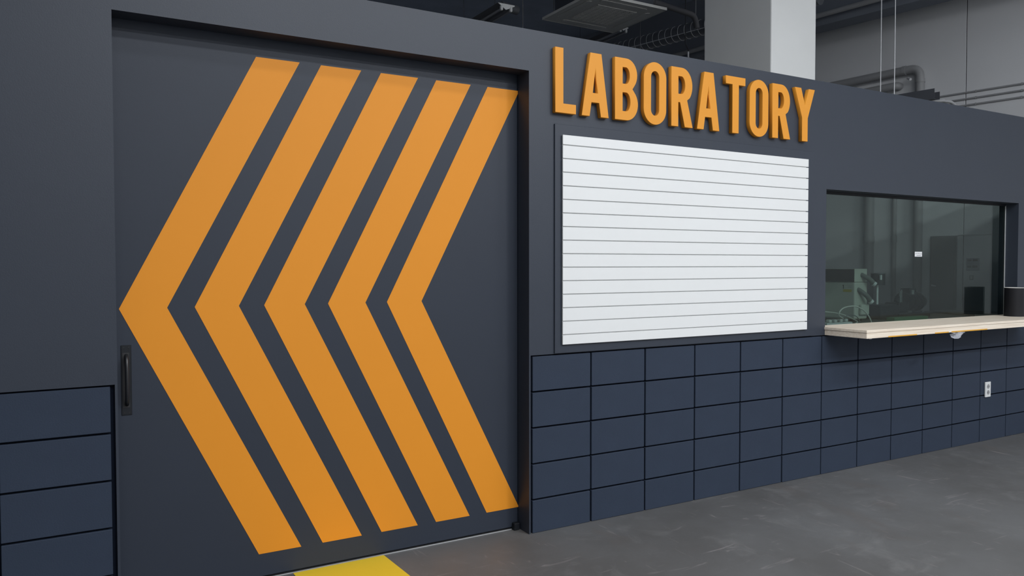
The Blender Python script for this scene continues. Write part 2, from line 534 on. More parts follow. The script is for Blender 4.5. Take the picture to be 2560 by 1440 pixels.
Z0, Z1 = 2.331, 2.6885
H = Z1 - Z0
def g_L():
    return [[(0, 0), (0.138, 0), (0.138, 0.052), (0.0535, 0.052), (0.0535, H), (0, H)]], 0.133
def g_A(x):
    o = [(0, 0), (0.055, 0), (0.0675, 0.079), (0.1205, 0.079), (0.133, 0), (0.1885, 0), (0.1365, H), (0.0600, H)]
    h = [(0.0765, 0.1325), (0.1135, 0.1325), (0.0955, 0.272)]
    return [o, h], x
def stadium(x0, x1, z0, z1, rz):
    cx = (x0 + x1) / 2; rx = (x1 - x0) / 2
    return arc(cx, z1 - rz, rx, rz, 0, 180, 22) + arc(cx, z0 + rz, rx, rz, 180, 360, 22)
def g_O(x):
    return [stadium(0, 0.1735, -0.006, H + 0.006, 0.092), stadium(0.0555, 0.118, 0.047, H - 0.047, 0.036)], x
def g_B():
    o = [(0, 0), (0.085, 0)] + arc(0.085, 0.093, 0.083, 0.093, -90, 30, 10) + arc(0.112, 0.165, 0.03, 0.03, 10, 60, 3)[-1:] \
        + [(0.125, 0.186)] + [(0.142, 0.203)] + arc(0.085, 0.2675, 0.078, 0.090, -25, 90, 10) + [(0, H)]
    o = [(0, 0), (0.085, 0)] + arc(0.085, 0.096, 0.0835, 0.096, -85, 38, 12) + [(0.128, 0.184)] \
        + arc(0.083, 0.2655, 0.0795, 0.092, -42, 90, 12) + [(0, H)]
    h1 = [(0.0555, 0.210), (0.080, 0.210)] + arc(0.080, 0.2575, 0.0275, 0.0475, -80, 80, 10) + [(0.080, 0.305), (0.0555, 0.305)]
    h2 = [(0.0555, 0.052), (0.082, 0.052)] + arc(0.082, 0.106, 0.0305, 0.054, -80, 80, 10) + [(0.082, 0.160), (0.0555, 0.160)]
    return [o, h1, h2], 0.5435
def g_R(x):
    o = [(0, 0), (0.0555, 0), (0.0555, 0.1475), (0.0690, 0.1475), (0.1080, 0), (0.1725, 0), (0.1265, 0.164)] \
        + arc(0.0850, 0.2505, 0.0835, 0.107, -42, 90, 14) + [(0, H)]
    h = [(0.0555, 0.1985), (0.080, 0.1985)] + arc(0.080, 0.2515, 0.0300, 0.053, -80, 80, 10) + [(0.080, 0.3045), (0.0555, 0.3045)]
    return [o, h], x
def g_T():
    return [[(0.058, 0), (0.1145, 0), (0.1145, H - 0.050), (0.1725, H - 0.050), (0.1725, H), (0, H), (0, H - 0.050), (0.058, H - 0.050)]], 1.4205
def g_Y():
    return [[(0.0715, 0), (0.1285, 0), (0.1285, 0.158), (0.1975, H), (0.138, H), (0.0995, 0.243), (0.0600, H), (0, H), (0.0715, 0.158)]], 2.0620

def letter(glyph, label):
    contours, x0 = glyph
    cu = bpy.data.curves.new('letter_curve', 'CURVE')
    cu.dimensions = '2D'; cu.fill_mode = 'BOTH'
    cu.extrude = 0.0140; cu.bevel_depth = 0.0012; cu.bevel_resolution = 1; cu.offset = -0.0012
    for cpts in contours:
        sp = cu.splines.new('POLY')
        sp.points.add(len(cpts) - 1)
        for p, (a, b) in zip(sp.points, cpts):
            p.co = (a, b, 0, 1)
        sp.use_cyclic_u = True
    tmp = bpy.data.objects.new('letter_tmp', cu)
    C.objects.link(tmp)
    dg = bpy.context.evaluated_depsgraph_get()
    me = bpy.data.meshes.new_from_object(tmp.evaluated_get(dg))
    bpy.data.objects.remove(tmp, do_unlink=True)
    bpy.data.curves.remove(cu)
    me.transform(Matrix.Rotation(math.radians(90), 4, 'X'))
    me.name = 'sign_letter'
    me.materials.clear(); me.materials.append(M_LETTER)
    o = link('sign_letter', me, (x0, -0.0155, Z0))
    return tag(o, label, 'letter', 'raised orange letters on the partition')
letter(g_L(), 'raised orange capital letter L at the start of the word')
letter(g_A(0.310), 'raised orange capital letter A beside the L')
letter(g_B(), 'raised orange capital letter B')
letter(g_O(0.7555), 'raised orange capital letter O right after the B')
letter(g_R(0.9695), 'raised orange capital letter R between the first O and second A')
letter(g_A(1.1775), 'raised orange capital letter A just before the T')
letter(g_T(), 'raised orange capital letter T')
letter(g_O(1.6327), 'raised orange capital letter O right after the T')
letter(g_R(1.8440), 'raised orange capital letter R beside the Y')
letter(g_Y(), 'raised orange capital letter Y at the end of the word')

# ------------------------------------------------------------------ white slatted display board
board = empty('slat_board', (1.2, -0.02, 1.043), 'white board of horizontal slats under the orange lettering', 'display board')
one_box('backing', M_SLAT, board, 0.192, 2.2005, -0.0135, -0.0092, 1.047, 2.209)
zs = [2.2125] + [2.1571 - 0.07566 * k for k in range(15)] + [1.0425]
for k in range(16):
    z1, z0 = zs[k], zs[k + 1]
    if k > 0: z1 -= 0.0027
    if k < 15: z0 += 0.0027
    bm = bmesh.new()
    box(bm, 0.1885, 2.2130, -0.0235, -0.0136, z0, z1)
    bevel(bm, 0.0011)
    obj('slat', bm, M_SLAT, board)

# ------------------------------------------------------------------ window
YG = 0.108
window = empty('window_1', (3.69, YG, 1.05), 'wide interior window in the navy partition', 'window')
window['kind'] = 'structure'
one_box('pane', M_GLASS, window, XW0 + 0.004, XW1 - 0.004, YG, YG + 0.006, 1.050, ZW - 0.003)
one_box('gasket', M_ALU, window, XW1 - 0.0105, XW1 - 0.0002, YG - 0.006, YG - 0.0005, 1.050, ZW - 0.012, 0.001)
bm = bmesh.new()
box(bm, XW0 + 0.0005, XW1 - 0.0115, YG - 0.008, YG - 0.0005, ZW - 0.020, ZW - 0.0005)
obj('head_frame', bm, M_PLATE, window)
# sticker on the glass
st = empty('glass_sticker', (3.684, YG - 0.0006, 1.555), 'small white printed sticker on the window glass', 'sticker')
one_box('paper', M_PAPER, st, 3.636, 3.732, YG - 0.0012, YG - 0.0004, 1.553, 1.592)
for (a, b, c, d) in ((3.644, 3.668, 1.575, 1.5785), (3.672, 3.700, 1.576, 1.580), (3.704, 3.728, 1.574, 1.577), (3.660, 3.716, 1.5605, 1.565)):
    one_box('print_line', M_GREY_PL, st, a, b, YG - 0.0016, YG - 0.00125, c, d)

# ------------------------------------------------------------------ wooden counter
ctr = empty('counter_shelf', (3.68, -0.115, 0.992), 'pale wooden counter of two stacked boards below the window', 'counter')
one_box('upper_board', M_WOOD, ctr, 2.423, 4.9455, -0.335, 0.1045, 1.0305, 1.0485, 0.0012)
bm = bmesh.new()
box(bm, 2.428, 4.9455, -0.331, 0.1045, 0.9915, 1.0302); bevel(bm, 0.0012)
obj('lower_board', bm, M_WOOD, ctr)
for (a, b) in ((2.66, 2.985), (3.20, 3.37), (3.405, 3.875)):
    t = one_box('orange_tape', M_TAPE_O, ctr, a, b, -0.3322, -0.3312, 0.9912, 0.9995)
    t['label'] = 'strip of orange masking tape'
one_box('bracket', M_ALU, ctr, 2.50, 2.53, -0.30, -0.02, 0.9825, 0.9913, 0.001)
# plastic scrap hanging under the edge
bm = bmesh.new()
rows_ = []
for i in range(7):
    t = i / 6
    x = 3.385 + 0.17 * t
    row = []
    for j in range(5):
        s = j / 4
        row.append(bm.verts.new((x + 0.012 * math.sin(3 * s + 5 * t), -0.334 - 0.012 * math.sin(7 * t + 4 * s) - 0.004, 0.991 - s * (0.012 + 0.036 * math.sin(math.pi * min(1, t * 1.15)) ** 0.8))))
    rows_.append(row)
for a, b in zip(rows_, rows_[1:]):
    for j in range(4):
        bm.faces.new((a[j], b[j], b[j + 1], a[j + 1]))
bmesh.ops.solidify(bm, geom=list(bm.faces), thickness=0.0012)
tag(obj('plastic_scrap', bm, M_SCRAP, smooth=True), 'crumpled clear plastic scrap hanging under the wooden counter edge', 'scrap')

# black cylinder on the counter (open tube)
def pipe_ring(name, cx, cy, z0, z1, r, ri, material, parent, n=40):
    bm = bmesh.new()
    R_ = [[bm.verts.new((cx + q * math.cos(2 * math.pi * k / n), cy + q * math.sin(2 * math.pi * k / n), z)) for k in range(n)]
          for q, z in ((r, z0), (r, z1), (ri, z1), (ri, z0))]
    for a in range(4):
        A, B = R_[a], R_[(a + 1) % 4]
        for k in range(n):
            bm.faces.new((A[k], A[(k + 1) % n], B[(k + 1) % n], B[k]))
    return obj(name, bm, material, parent, smooth=True)
cyl = empty('open_cylinder', (4.79, -0.06, 1.0487), 'black open cylinder with a white rim on the wooden counter', 'container')
pipe_ring('wall', 4.79, -0.06, 1.0487, 1.290, 0.078, 0.074, M_BLACKTUBE, cyl)
rim = pipe_ring('rim', 4.79, -0.06, 1.2901, 1.2935, 0.0785, 0.0735, M_RIM, cyl)
rim['label'] = 'white rim'
bm = bmesh.new(); tube(bm, [(4.79, -0.06, 1.0490), (4.79, -0.06, 1.0530)], 0.0735, 32)
obj('bottom', bm, M_BLACKTUBE, cyl, smooth=True)

# ------------------------------------------------------------------ wall socket
so = empty('wall_socket', (4.4995, -0.004, 0.372), 'white double wall socket on the navy blocks', 'wall socket')
one_box('cover_plate', M_WHITE_PL, so, 4.460, 4.540, -0.0115, -0.0012, 0.372, 0.500, 0.003, 2)
for zc in (0.462, 0.412):
    bm = bmesh.new(); tube(bm, [(4.500, -0.0130, zc), (4.500, -0.0116, zc)], 0.019, 20)
    ring = obj('socket_face', bm, M_GREY_PL, so, smooth=True)
    for dxh in (-0.0085, 0.0085):
        bm = bmesh.new(); tube(bm, [(4.500 + dxh, -0.0136, zc), (4.500 + dxh, -0.0131, zc)], 0.0034, 8)
        obj('pin_hole', bm, M_INK, ring)

# ------------------------------------------------------------------ column behind the partition
bm = bmesh.new()
box(bm, 3.283, 3.880, 1.26, 2.105, 0.0, Z_CEIL - 0.002); bevel(bm, 0.012, 2)
structure(obj('trim_3', bm, M_COLUMN), 'thick white square column rising behind the partition', 'column')

# ------------------------------------------------------------------ ceiling cassette air conditioner
ax0, ax1, ay0, ay1, az = 2.287, 3.250, 2.615, 3.530, 4.15
ac = empty('air_conditioner', (2.77, 3.07, az), 'square ceiling cassette air conditioner above the partition', 'air conditioner')
bm = bmesh.new(); box(bm, ax0 + 0.012, ax1 - 0.012, ay0 + 0.012, ay1 - 0.012, az, az + 0.025); bevel(bm, 0.004)
panel = obj('front_panel', bm, M_AC, ac)
bm = bmesh.new()
for (a, b, c, d) in ((ax0, ax1, ay0, ay0 + 0.012), (ax0, ax1, ay1 - 0.012, ay1), (ax0, ax0 + 0.012, ay0 + 0.012, ay1 - 0.012), (ax1 - 0.012, ax1, ay0 + 0.012, ay1 - 0.012)):
    box(bm, a, b, c, d, az - 0.002, az + 0.026)
obj('panel_rim', bm, M_AC_RIM, ac)
bm = bmesh.new(); box(bm, ax0 + 0.10, ax1 - 0.10, ay0 + 0.10, ay1 - 0.10, az + 0.026, az + 0.52)
obj('casing', bm, M_AC_BODY, ac)
def louver(cx, cy, L, W, alongx):
    n = 10
    pts = [(cx + (L / 2 - W / 2) + W / 2 * math.cos(a), W / 2 * math.sin(a)) for a in [math.pi * (-0.5 + k / n) for k in range(n + 1)]]
    pts += [(cx - (L / 2 - W / 2) + W / 2 * math.cos(a), W / 2 * math.sin(a)) for a in [math.pi * (0.5 + k / n) for k in range(n + 1)]]
    def mk(scale_in, z0, z1, material, name):
        bm = bmesh.new(); lo = []; hi = []
        for px, py in pts:
            lx = (px - cx); d = math.hypot(lx, py) or 1
            s = 1 - scale_in / (W / 2)
            qx = lx - (scale_in if lx > 0 else -scale_in) * 0.6; qy = py * s
            q = (cx + qx, cy + qy) if alongx else (cx + qy, cy + qx)
            lo.append(bm.verts.new((q[0], q[1], z0))); hi.append(bm.verts.new((q[0], q[1], z1)))
        bm.faces.new(lo); bm.faces.new(hi)
        for k in range(len(lo)):
            bm.faces.new((lo[k], lo[(k + 1) % len(lo)], hi[(k + 1) % len(lo)], hi[k]))
        return bm
    g = obj('louver_groove', mk(0.0, az - 0.0015, az - 0.0002, M_AC_LINE, ''), M_AC_RIM, ac)
    obj('louver', mk(0.011, az - 0.006, az - 0.0016, M_AC, ''), M_AC, ac)
acx, acy = (ax0 + ax1) / 2, (ay0 + ay1) / 2
louver(acx, ay0 + 0.105, 0.60, 0.085, True)
louver(acx, ay1 - 0.105, 0.60, 0.085, True)
louver(ax0 + 0.105, acy, 0.60, 0.085, False)
louver(ax1 - 0.105, acy, 0.60, 0.085, False)
bm = bmesh.new()
for k in range(17):
    y = acy - 0.24 + 0.03 * k
    box(bm, acx - 0.25, acx + 0.25, y - 0.006, y + 0.006, az - 0.008, az - 0.0005)
for k in range(9):
    x = acx - 0.24 + 0.06 * k
    box(bm, x - 0.003, x + 0.003, acy - 0.25, acy + 0.25, az - 0.0085, az - 0.0005)
gr = obj('intake_grille', bm, M_AC, ac); gr['kind'] = 'stuff'
for (x, y) in ((2.385, 2.70), (3.165, 2.70), (2.385, 3.45), (3.165, 3.45)):
    one_tube('hanger_rod', M_CABLE_DARK, ac, [(x, y, az + 0.03), (x, y, Z_CEIL - 0.003)], 0.005, 8)
# drain pipe leaving the air conditioner
p_ = elbow_path([(3.33, 2.98, 4.37), (4.02, 3.02, 4.33), (4.05, 3.02, 4.19)], 0.08)
tag(one_tube('drain_pipe', M_PIPE_D, None, p_, 0.032, 14), 'dark bent pipe leaving the air conditioner towards the column', 'pipe')

# ------------------------------------------------------------------ spiral duct and ceiling pipes
duct = empty('spiral_duct', (4.7, 5.5, 4.45), 'dark metal round duct with ring seams behind the partition', 'duct')
d0 = Vector((5.25, 2.31, 4.55)); dd = Vector((EB.x, EB.y, 0.018)).normalized()
bm = bmesh.new(); tube(bm, [d0, d0 + dd * 6.0], 0.100, 28)
obj('duct_wall', bm, M_GALV, duct, smooth=True)
def torus_ring(bm, c, axis, r, t, n=28, m=6):
    axis = axis.normalized(); u = axis.cross(Vector((0, 0, 1))).normalized(); v = axis.cross(u)
    R_ = []
    for k in range(n):
        a = 2 * math.pi * k / n
        e = u * math.cos(a) + v * math.sin(a)
        R_.append([bm.verts.new(c + e * (r + t * math.cos(2 * math.pi * j / m)) + axis * (t * math.sin(2 * math.pi * j / m))) for j in range(m)])
    for k in range(n):
        A, B = R_[k], R_[(k + 1) % n]
        for j in range(m):
            bm.faces.new((A[j], A[(j + 1) % m], B[(j + 1) % m], B[j]))
bm = bmesh.new(); torus_ring(bm, Vector((0, 0, 0)), dd, 0.101, 0.003)
ring_o = obj('seam_ring', bm, M_GALV_SEAM, duct, smooth=True, origin=(0, 0, 0))
ring_me = ring_o.data
bpy.data.objects.remove(ring_o, do_unlink=True)
for k in range(26):
    link('seam_ring', ring_me, d0 + dd * (1.30 + 0.107 * k), duct)
bm = bmesh.new(); tube(bm, [d0 + dd * 1.0 + Vector((-0.098, 0, -0.045)), d0 + dd * 6.0 + Vector((-0.098, 0, -0.045))], 0.005, 6)
obj('side_wire', bm, M_GALV_SEAM, duct)
bm = bmesh.new(); torus_ring(bm, d0 + dd * 1.50, dd, 0.112, 0.006)
obj('clamp_band', bm, M_GALV_SEAM, duct, smooth=True)

pp = Vector((6.31, 2.44, 4.74))
bm = bmesh.new(); tube(bm, [pp - EB * 4.0 , pp + EB * 6.0 + Vector((0, 0, -0.10))], 0.032, 14)
tag(obj('sprinkler_pipe', bm, M_PIPE, smooth=True), 'grey pipe running under the dark beam right of the white column', 'pipe')
# small bright pipe fitting under the duct
fit_ = empty('fire_sprinkler', (4.92, 4.1, 4.22), 'small bright sprinkler head hanging below the round duct', 'sprinkler')
one_tube('stem', M_GALV_SEAM, fit_, [(4.92, 4.10, 4.235), (4.92, 4.10, 4.305)], 0.012, 10)
bm = bmesh.new(); tube(bm, [(4.92, 4.10, 4.205), (4.92, 4.10, 4.222), (4.92, 4.10, 4.234)], 0.02, 12, radii=[0.024, 0.022, 0.010])
obj('deflector', bm, M_GALV_SEAM, fit_, smooth=True)
bm = bmesh.new(); tube(bm, [(4.92, 4.10, 4.306), (4.92, 4.10, 4.33), (4.78, 4.0, 4.36), (4.76, 3.98, 4.45), (4.76, 3.98, Z_CEIL - 0.003)], 0.007, 8)
obj('drop_pipe', bm, M_CABLE_DARK, fit_)

# ------------------------------------------------------------------ unlit twin tube lamps
def batten(x0, y0, z0, length, w, label):
    b = empty('fluorescent_batten', (x0 + w / 2, y0 + length / 2, z0 - 0.07), label, 'lamp', 'unlit twin tube lamps')
    # end plate: wide top tapering to a point in the middle
    prof = [(-0.5, 0.0), (0.5, 0.0), (0.5, -0.05), (0.12, -0.24), (-0.02, -0.30), (-0.16, -0.22), (-0.38, -0.07)]
    def plate_(y, th, name):
        bm = bmesh.new()
        A = [bm.verts.new((x0 + w / 2 + a * w, y, z0 + c * w)) for a, c in prof]
        B = [bm.verts.new((x0 + w / 2 + a * w, y + th, z0 + c * w)) for a, c in prof]
        bm.faces.new(A); bm.faces.new(list(reversed(B)))
        for k in range(len(A)):
            bm.faces.new((A[k], A[(k + 1) % len(A)], B[(k + 1) % len(A)], B[k]))
        return bm
    obj('end_plate', plate_(y0, 0.010, ''), M_WHITE_PL, b)
    obj('reflector_body', plate_(y0 + 0.0105, length - 0.02, ''), M_PIPE_D, b)
    for a in (-0.28, 0.28):
        xc = x0 + w / 2 + a * w
        bm = bmesh.new(); box(bm, xc - 0.014, xc + 0.014, y0 - 0.012, y0 + 0.026, z0 - 0.075, z0 - 0.02); bevel(bm, 0.012, 3)
        h_ = obj('tube_holder', bm, M_WHITE_PL, b)
        bm = bmesh.new(); tube(bm, [(xc, y0 + 0.027, z0 - 0.058), (xc, y0 + length - 0.03, z0 - 0.058)], 0.013, 12)
        obj('lamp_tube', bm, M_TUBE_OFF, b, smooth=True)
    for yy in (y0 + 0.25, y0 + length - 0.25):
        one_tube('hanger_wire', M_CABLE_DARK, b, [(x0 + w / 2, yy, z0 + 0.001), (x0 + w / 2, yy, Z_CEIL - 0.003)], 0.003, 6)
    return b
batten(1.684, 3.43, 4.207, 1.25, 0.20, 'unlit twin tube lamp with white end plate above the chevron door')
batten(4.115, 4.55, 4.640, 1.25, 0.165, 'unlit twin tube lamp with white end plate beyond the air conditioner')
one_tube('conduit_pipe', M_PIPE, None, [(1.60, 3.32, 4.275), (1.90, 3.32, 4.262)], 0.022, 12)
tag(bpy.data.objects['conduit_pipe'], 'short pale conduit behind the nearer unlit lamp', 'pipe')
one_tube('branch_duct', M_GALV, None, [(1.98, 3.9, 4.36), (2.20, 3.92, 4.345)], 0.05, 16)
tag(bpy.data.objects['branch_duct'], 'short dark duct stub left of the air conditioner', 'duct')
# thin hanging wires
for (x, y, z0, z1, lab) in ((2.024, 3.50, 3.2, Z_CEIL - 0.003, 'thin hanging wire left of the air conditioner'),
                            (4.06, 3.05, 4.18, Z_CEIL - 0.003, 'thin hanging wire above the bent pipe beside the column'),
                            (3.70, 3.60, 3.4, Z_CEIL - 0.003, 'thin hanging wire right of the air conditioner')):
    o = one_tube('hanging_wire', M_PIPE_D if 'left' in lab or 'right' in lab else M_PIPE, None, [(x, y, z0), (x, y, z1)], 0.004, 6)
    tag(o, lab, 'wire', 'thin hanging wires')

# ------------------------------------------------------------------ cable tray right of the column
tray = empty('cable_tray', (5.0, 1.8, 3.105), 'dark steel cable tray hung above the right part of the partition', 'cable tray')
T0 = Vector((5.150, 0.890, 3.108)); TX = Vector((-EN.x, -EN.y, 0))
def traypart(name, ox, oz, lx, lz):
    bm = bmesh.new(); obox(bm, T0 + TX * ox + Vector((0, 0, oz)), EB, TX, (0, 0, 1), 3.2, lx, lz)
    return obj(name, bm, M_TRAY, tray)
traypart('side_rail', 0.0, 0.0035, 0.003, 0.100)
traypart('base_plate', 0.0, 0.0, 0.125, 0.003)
traypart('side_rail', 0.122, 0.0035, 0.003, 0.085)
for s in (0.385, 0.525):
    p = T0 + EB * s + TX * -0.004
    r_ = one_tube('suspension_rod', M_WIRE, tray, [(p.x, p.y, 3.10), (p.x, p.y, Z_CEIL - 0.003)], 0.0052, 8)
    r_['label'] = 'bright steel rod'
c_ = smooth_path([T0 + EB * 0.7 + TX * 0.03 + Vector((0, 0, -0.022)), T0 + EB * 0.02 + TX * 0.03 + Vector((0, 0, -0.022)), T0 - EB * 0.05 + TX * 0.11 + Vector((0, 0, -0.016)),
                  T0 - EB * 0.08 + TX * 0.20 + Vector((0, 0, -0.022)), T0 - EB * 0.10 + TX * 0.26 + Vector((0, 0, -0.075)), T0 - EB * 0.11 + TX * 0.28 + Vector((0, 0, -0.24))], 6)
tag(one_tube('flexible_conduit', M_PIPE, None, c_, 0.016, 12), 'pale flexible conduit drooping from the cable tray', 'conduit')

# ------------------------------------------------------------------ things on the end wall
for (z, lab) in ((3.555, 'topmost of three dark conduits along the grey end wall'), (3.479, 'middle of three dark conduits along the grey end wall'),
                 (3.403, 'lowest of three dark conduits along the grey end wall')):
    bm = bmesh.new(); tube(bm, [endp(end_s(2.12), z, 0.016), endp(-5.0, z, 0.016)], 0.0105, 10)
    o = tag(obj('wall_conduit', bm, M_PIPE, smooth=True), lab, 'conduit', 'conduits on the end wall')
    for y in (1.62, 1.15, 0.6):
        s = end_s(y)
        bm = bmesh.new(); obox(bm, endp(s, z - 0.013, 0.0), EB, EN, (0, 0, 1), 0.012, 0.0275, 0.026)
        obj('clip', bm, M_PIPE, o)
# thick pipe that turns down
r_e = 0.052
pts = [endp(end_s(4.6), 3.90, 0.075), endp(end_s(2.232), 3.945, 0.075), endp(end_s(2.232), 0.01, 0.075)]
wp = tag(one_tube('wall_pipe', M_PIPE, None, elbow_path(pts, 0.13, 8), r_e, 18), 'thick grey pipe bending down the end wall right of the white column', 'pipe')
for (s, z, ax) in ((end_s(2.42), 3.942, 'h'), (end_s(2.232), 3.78, 'v')):
    c = endp(s, z, 0.075)
    d = EB if ax == 'h' else Vector((0, 0, 1))
    bm = bmesh.new(); tube(bm, [c - d * 0.022, c + d * 0.022], r_e + 0.006, 18)
    obj('pipe_collar', bm, M_PIPE, wp, smooth=True)
bm = bmesh.new(); tube(bm, elbow_path([endp(end_s(3.05), 3.75, 0.10), endp(end_s(2.50), 3.765, 0.10), endp(end_s(2.50), 3.765, 0.02)], 0.045, 6), 0.048, 16)
tag(obj('pipe_stub', bm, M_PIPE, smooth=True), 'short grey pipe stub below the thick bent wall pipe', 'pipe')
bm = bmesh.new(); tube(bm, [endp(end_s(2.36), 3.83, 0.12), endp(end_s(2.31), 3.80, 0.16)], 0.016, 10)
tag(obj('pipe_valve', bm, M_GALV_SEAM, smooth=True), 'small bright valve in the bend of the thick wall pipe', 'valve')
# vertical pipes seen through the window
for (y, r, lab) in ((2.84, 0.062, 'thicker grey upright pipe seen through the window left part'), (2.535, 0.028, 'thinner grey upright pipe seen through the window')):
    bm = bmesh.new(); tube(bm, [endp(end_s(y), 0.01, r + 0.012), endp(end_s(y), 3.2, r + 0.012)], r, 16)
    vp = tag(obj('upright_pipe', bm, M_PIPE, smooth=True), lab, 'pipe')
    bm = bmesh.new(); tube(bm, [endp(end_s(y), 1.78, r + 0.012), endp(end_s(y), 1.86, r + 0.012)], r + 0.007, 16)
    obj('pipe_collar', bm, M_PIPE, vp, smooth=True)
# shallow cabinet, ledge, notice and switch on the end wall
cab = empty('wall_cabinet', endp(end_s(1.95), 0.3, 0.03), 'tall dark grey cabinet on the end wall seen through the window', 'cabinet')
bm = bmesh.new(); obox(bm, endp(end_s(1.806), 0.30, 0.0005), EB, EN, (0, 0, 1), end_s(2.096) - end_s(1.806), 0.05, 1.542); bevel(bm, 0.004)
obj('cabinet_body', bm, M_CAB, cab)
bm = bmesh.new(); obox(bm, endp(end_s(1.818), 0.32, 0.051), EB, EN, (0, 0, 1), end_s(2.084) - end_s(1.818), 0.012, 1.505); bevel(bm, 0.003)
cdoor = obj('cabinet_door', bm, M_CAB, cab)
bm = bmesh.new(); tube(bm, [endp(end_s(2.06), 1.235, 0.085), endp(end_s(2.01), 1.225, 0.085)], 0.010, 10); tube(bm, [endp(end_s(2.055), 1.235, 0.064), endp(end_s(2.055), 1.235, 0.088)], 0.008, 10)
obj('handle', bm, M_WHITE_PL, cdoor, smooth=True)
bm = bmesh.new(); obox(bm, endp(end_s(1.44), 1.846, 0.0005), EB, EN, (0, 0, 1), end_s(1.80) - end_s(1.44), 0.012, 0.010)
structure(obj('trim_4', bm, M_WHITE_PL), 'thin pale ledge on the end wall beside the cabinet', 'trim')
nt_ = empty('wall_notice', endp(end_s(1.634), 1.416, 0.003), 'pale notice with four dark print blocks behind the window glass', 'notice')
bm = bmesh.new(); obox(bm, endp(end_s(1.562), 1.416, 0.0005), EB, EN, (0, 0, 1), end_s(1.706) - end_s(1.562), 0.003, 0.153)
obj('sheet', bm, M_NOTICE, nt_)
for (ya, yb, za, zb) in ((1.582, 1.636, 1.530, 1.556), (1.648, 1.694, 1.530, 1.552), (1.582, 1.640, 1.452, 1.480), (1.650, 1.694, 1.452, 1.476)):
    bm = bmesh.new(); obox(bm, endp(end_s(ya), za, 0.0036), EB, EN, (0, 0, 1), end_s(yb) - end_s(ya), 0.001, zb - za)
    obj('print_block', bm, M_INK, nt_)
sw = empty('light_switch', endp(end_s(1.646), 1.305, 0.004), 'small grey light switch below the notice behind the glass', 'switch')
bm = bmesh.new(); obox(bm, endp(end_s(1.624), 1.305, 0.0005), EB, EN, (0, 0, 1), end_s(1.668) - end_s(1.624), 0.008, 0.058); bevel(bm, 0.002)
obj('switch_plate', bm, M_PIPE, sw)
bm = bmesh.new(); obox(bm, endp(end_s(1.636), 1.318, 0.009), EB, EN, (0, 0, 1), end_s(1.656) - end_s(1.636), 0.003, 0.032)
obj('rocker', bm, M_WHITE_PL, sw)

# ------------------------------------------------------------------ laboratory bench and what stands on it
TZ = 0.985
tb = empty('lab_bench', (4.4, 0.85, 0.0), 'grey laboratory bench just inside the window', 'bench')
one_box('bench_top', M_TABLE, tb, 2.55, 6.35, 0.30, 1.40, TZ - 0.03, TZ, 0.003)
for x in (2.62, 4.4, 6.28):
    for y in (0.36, 1.34):
        one_box('leg', M_TRAY, tb, x - 0.025, x + 0.025, y - 0.025, y + 0.025, 0.0005, TZ - 0.0305)
one_box('apron', M_TRAY, tb, 2.65, 6.25, 0.345, 0.37, TZ - 0.12, TZ - 0.0305)

# beige instrument with black grille
mx0, mx1, my0, my1 = 3.783, 3.960, 0.75, 1.25
mc = empty('lab_instrument', (3.87, 1.0, TZ), 'beige instrument box with a black top grille and yellow label inside the window', 'instrument')
one_box('cabinet_body', M_MACHINE, mc, mx0, mx1, my0, my1, TZ + 0.022, 1.334, 0.012, 3)
one_box('top_module', M_MACHINE, mc, mx0 + 0.001, mx1 - 0.002, my0 + 0.004, my1, 1.3365, 1.453, 0.004, 2)
gl = one_box('grille_plate', M_GRILLE, mc, mx0 - 0.004, mx0 + 0.0005, my0 + 0.006, my1 - 0.01, 1.339, 1.450)
for k in range(11):
    z = 1.345 + 0.0098 * k
    one_box('grille_slat', M_GRILLE, gl, mx0 - 0.007, mx0 - 0.0042, my0 + 0.010, my1 - 0.015, z, z + 0.004)
for (x, y) in ((mx0 + 0.03, my0 + 0.05), (mx1 - 0.03, my0 + 0.05), (mx0 + 0.03, my1 - 0.05), (mx1 - 0.03, my1 - 0.05)):
    bm = bmesh.new(); tube(bm, [(x, y, TZ + 0.0005), (x, y, TZ + 0.0218)], 0.014, 10)
    obj('foot', bm, M_GRILLE, mc, smooth=True)
lb = one_box('yellow_label', M_LABEL_Y, mc, mx0 - 0.0008, mx0 - 0.0001, 0.781, 0.866, 1.2475, 1.2705)
lb['label'] = 'yellow label'
bm = bmesh.new()
obox(bm, (mx0 - 0.0008, 0.860, 1.276), (0, 1, 0), (1, 0, 0), (0, 0, 1), 0.007, 0.0006, 0.034)
obox(bm, (mx0 - 0.0008, 0.867, 1.302), (0, 1, 0), (1, 0, 0), (0, 0, 1), 0.006, 0.0006, 0.007)
obj('number_one', bm, M_INK, mc)
for k, (a, b) in enumerate(((0.780, 0.820), (0.782, 0.820), (0.784, 0.820), (0.828, 0.845))):
    one_box('print_line', M_GREY_PL, mc, mx0 - 0.0008, mx0 - 0.0002, a, b, 1.302 - 0.009 * (k % 3), 1.3045 - 0.009 * (k % 3))
for (a, b) in (((3.888, 0.745, 1.392), (3.955, 0.690, 1.325)), ((3.838, 0.742, 1.262), (3.915, 0.690, 1.170))):
    v0, v1 = Vector(a), Vector(b)
    bm = bmesh.new(); tube(bm, smooth_path([v0 + Vector((0, 0.03, 0.012)), v0, v0 * 0.45 + v1 * 0.55 + Vector((0, -0.012, 0.004)), v1], 6), 0.021, 14)
    obj('hose', bm, M_HOSE, mc, smooth=True)
    bm = bmesh.new(); d = (v1 - v0).normalized(); tube(bm, [v1 + d * 0.0005, v1 + d * 0.022], 0.023, 14)
    obj('hose_fitting', bm, M_WHITE_PL, mc, smooth=True)
one_box('bottom_bracket', M_MACHINE, mc, mx0 + 0.055, mx1 - 0.01, my0 - 0.03, my0 - 0.0005, TZ + 0.06, TZ + 0.155, 0.01, 2)

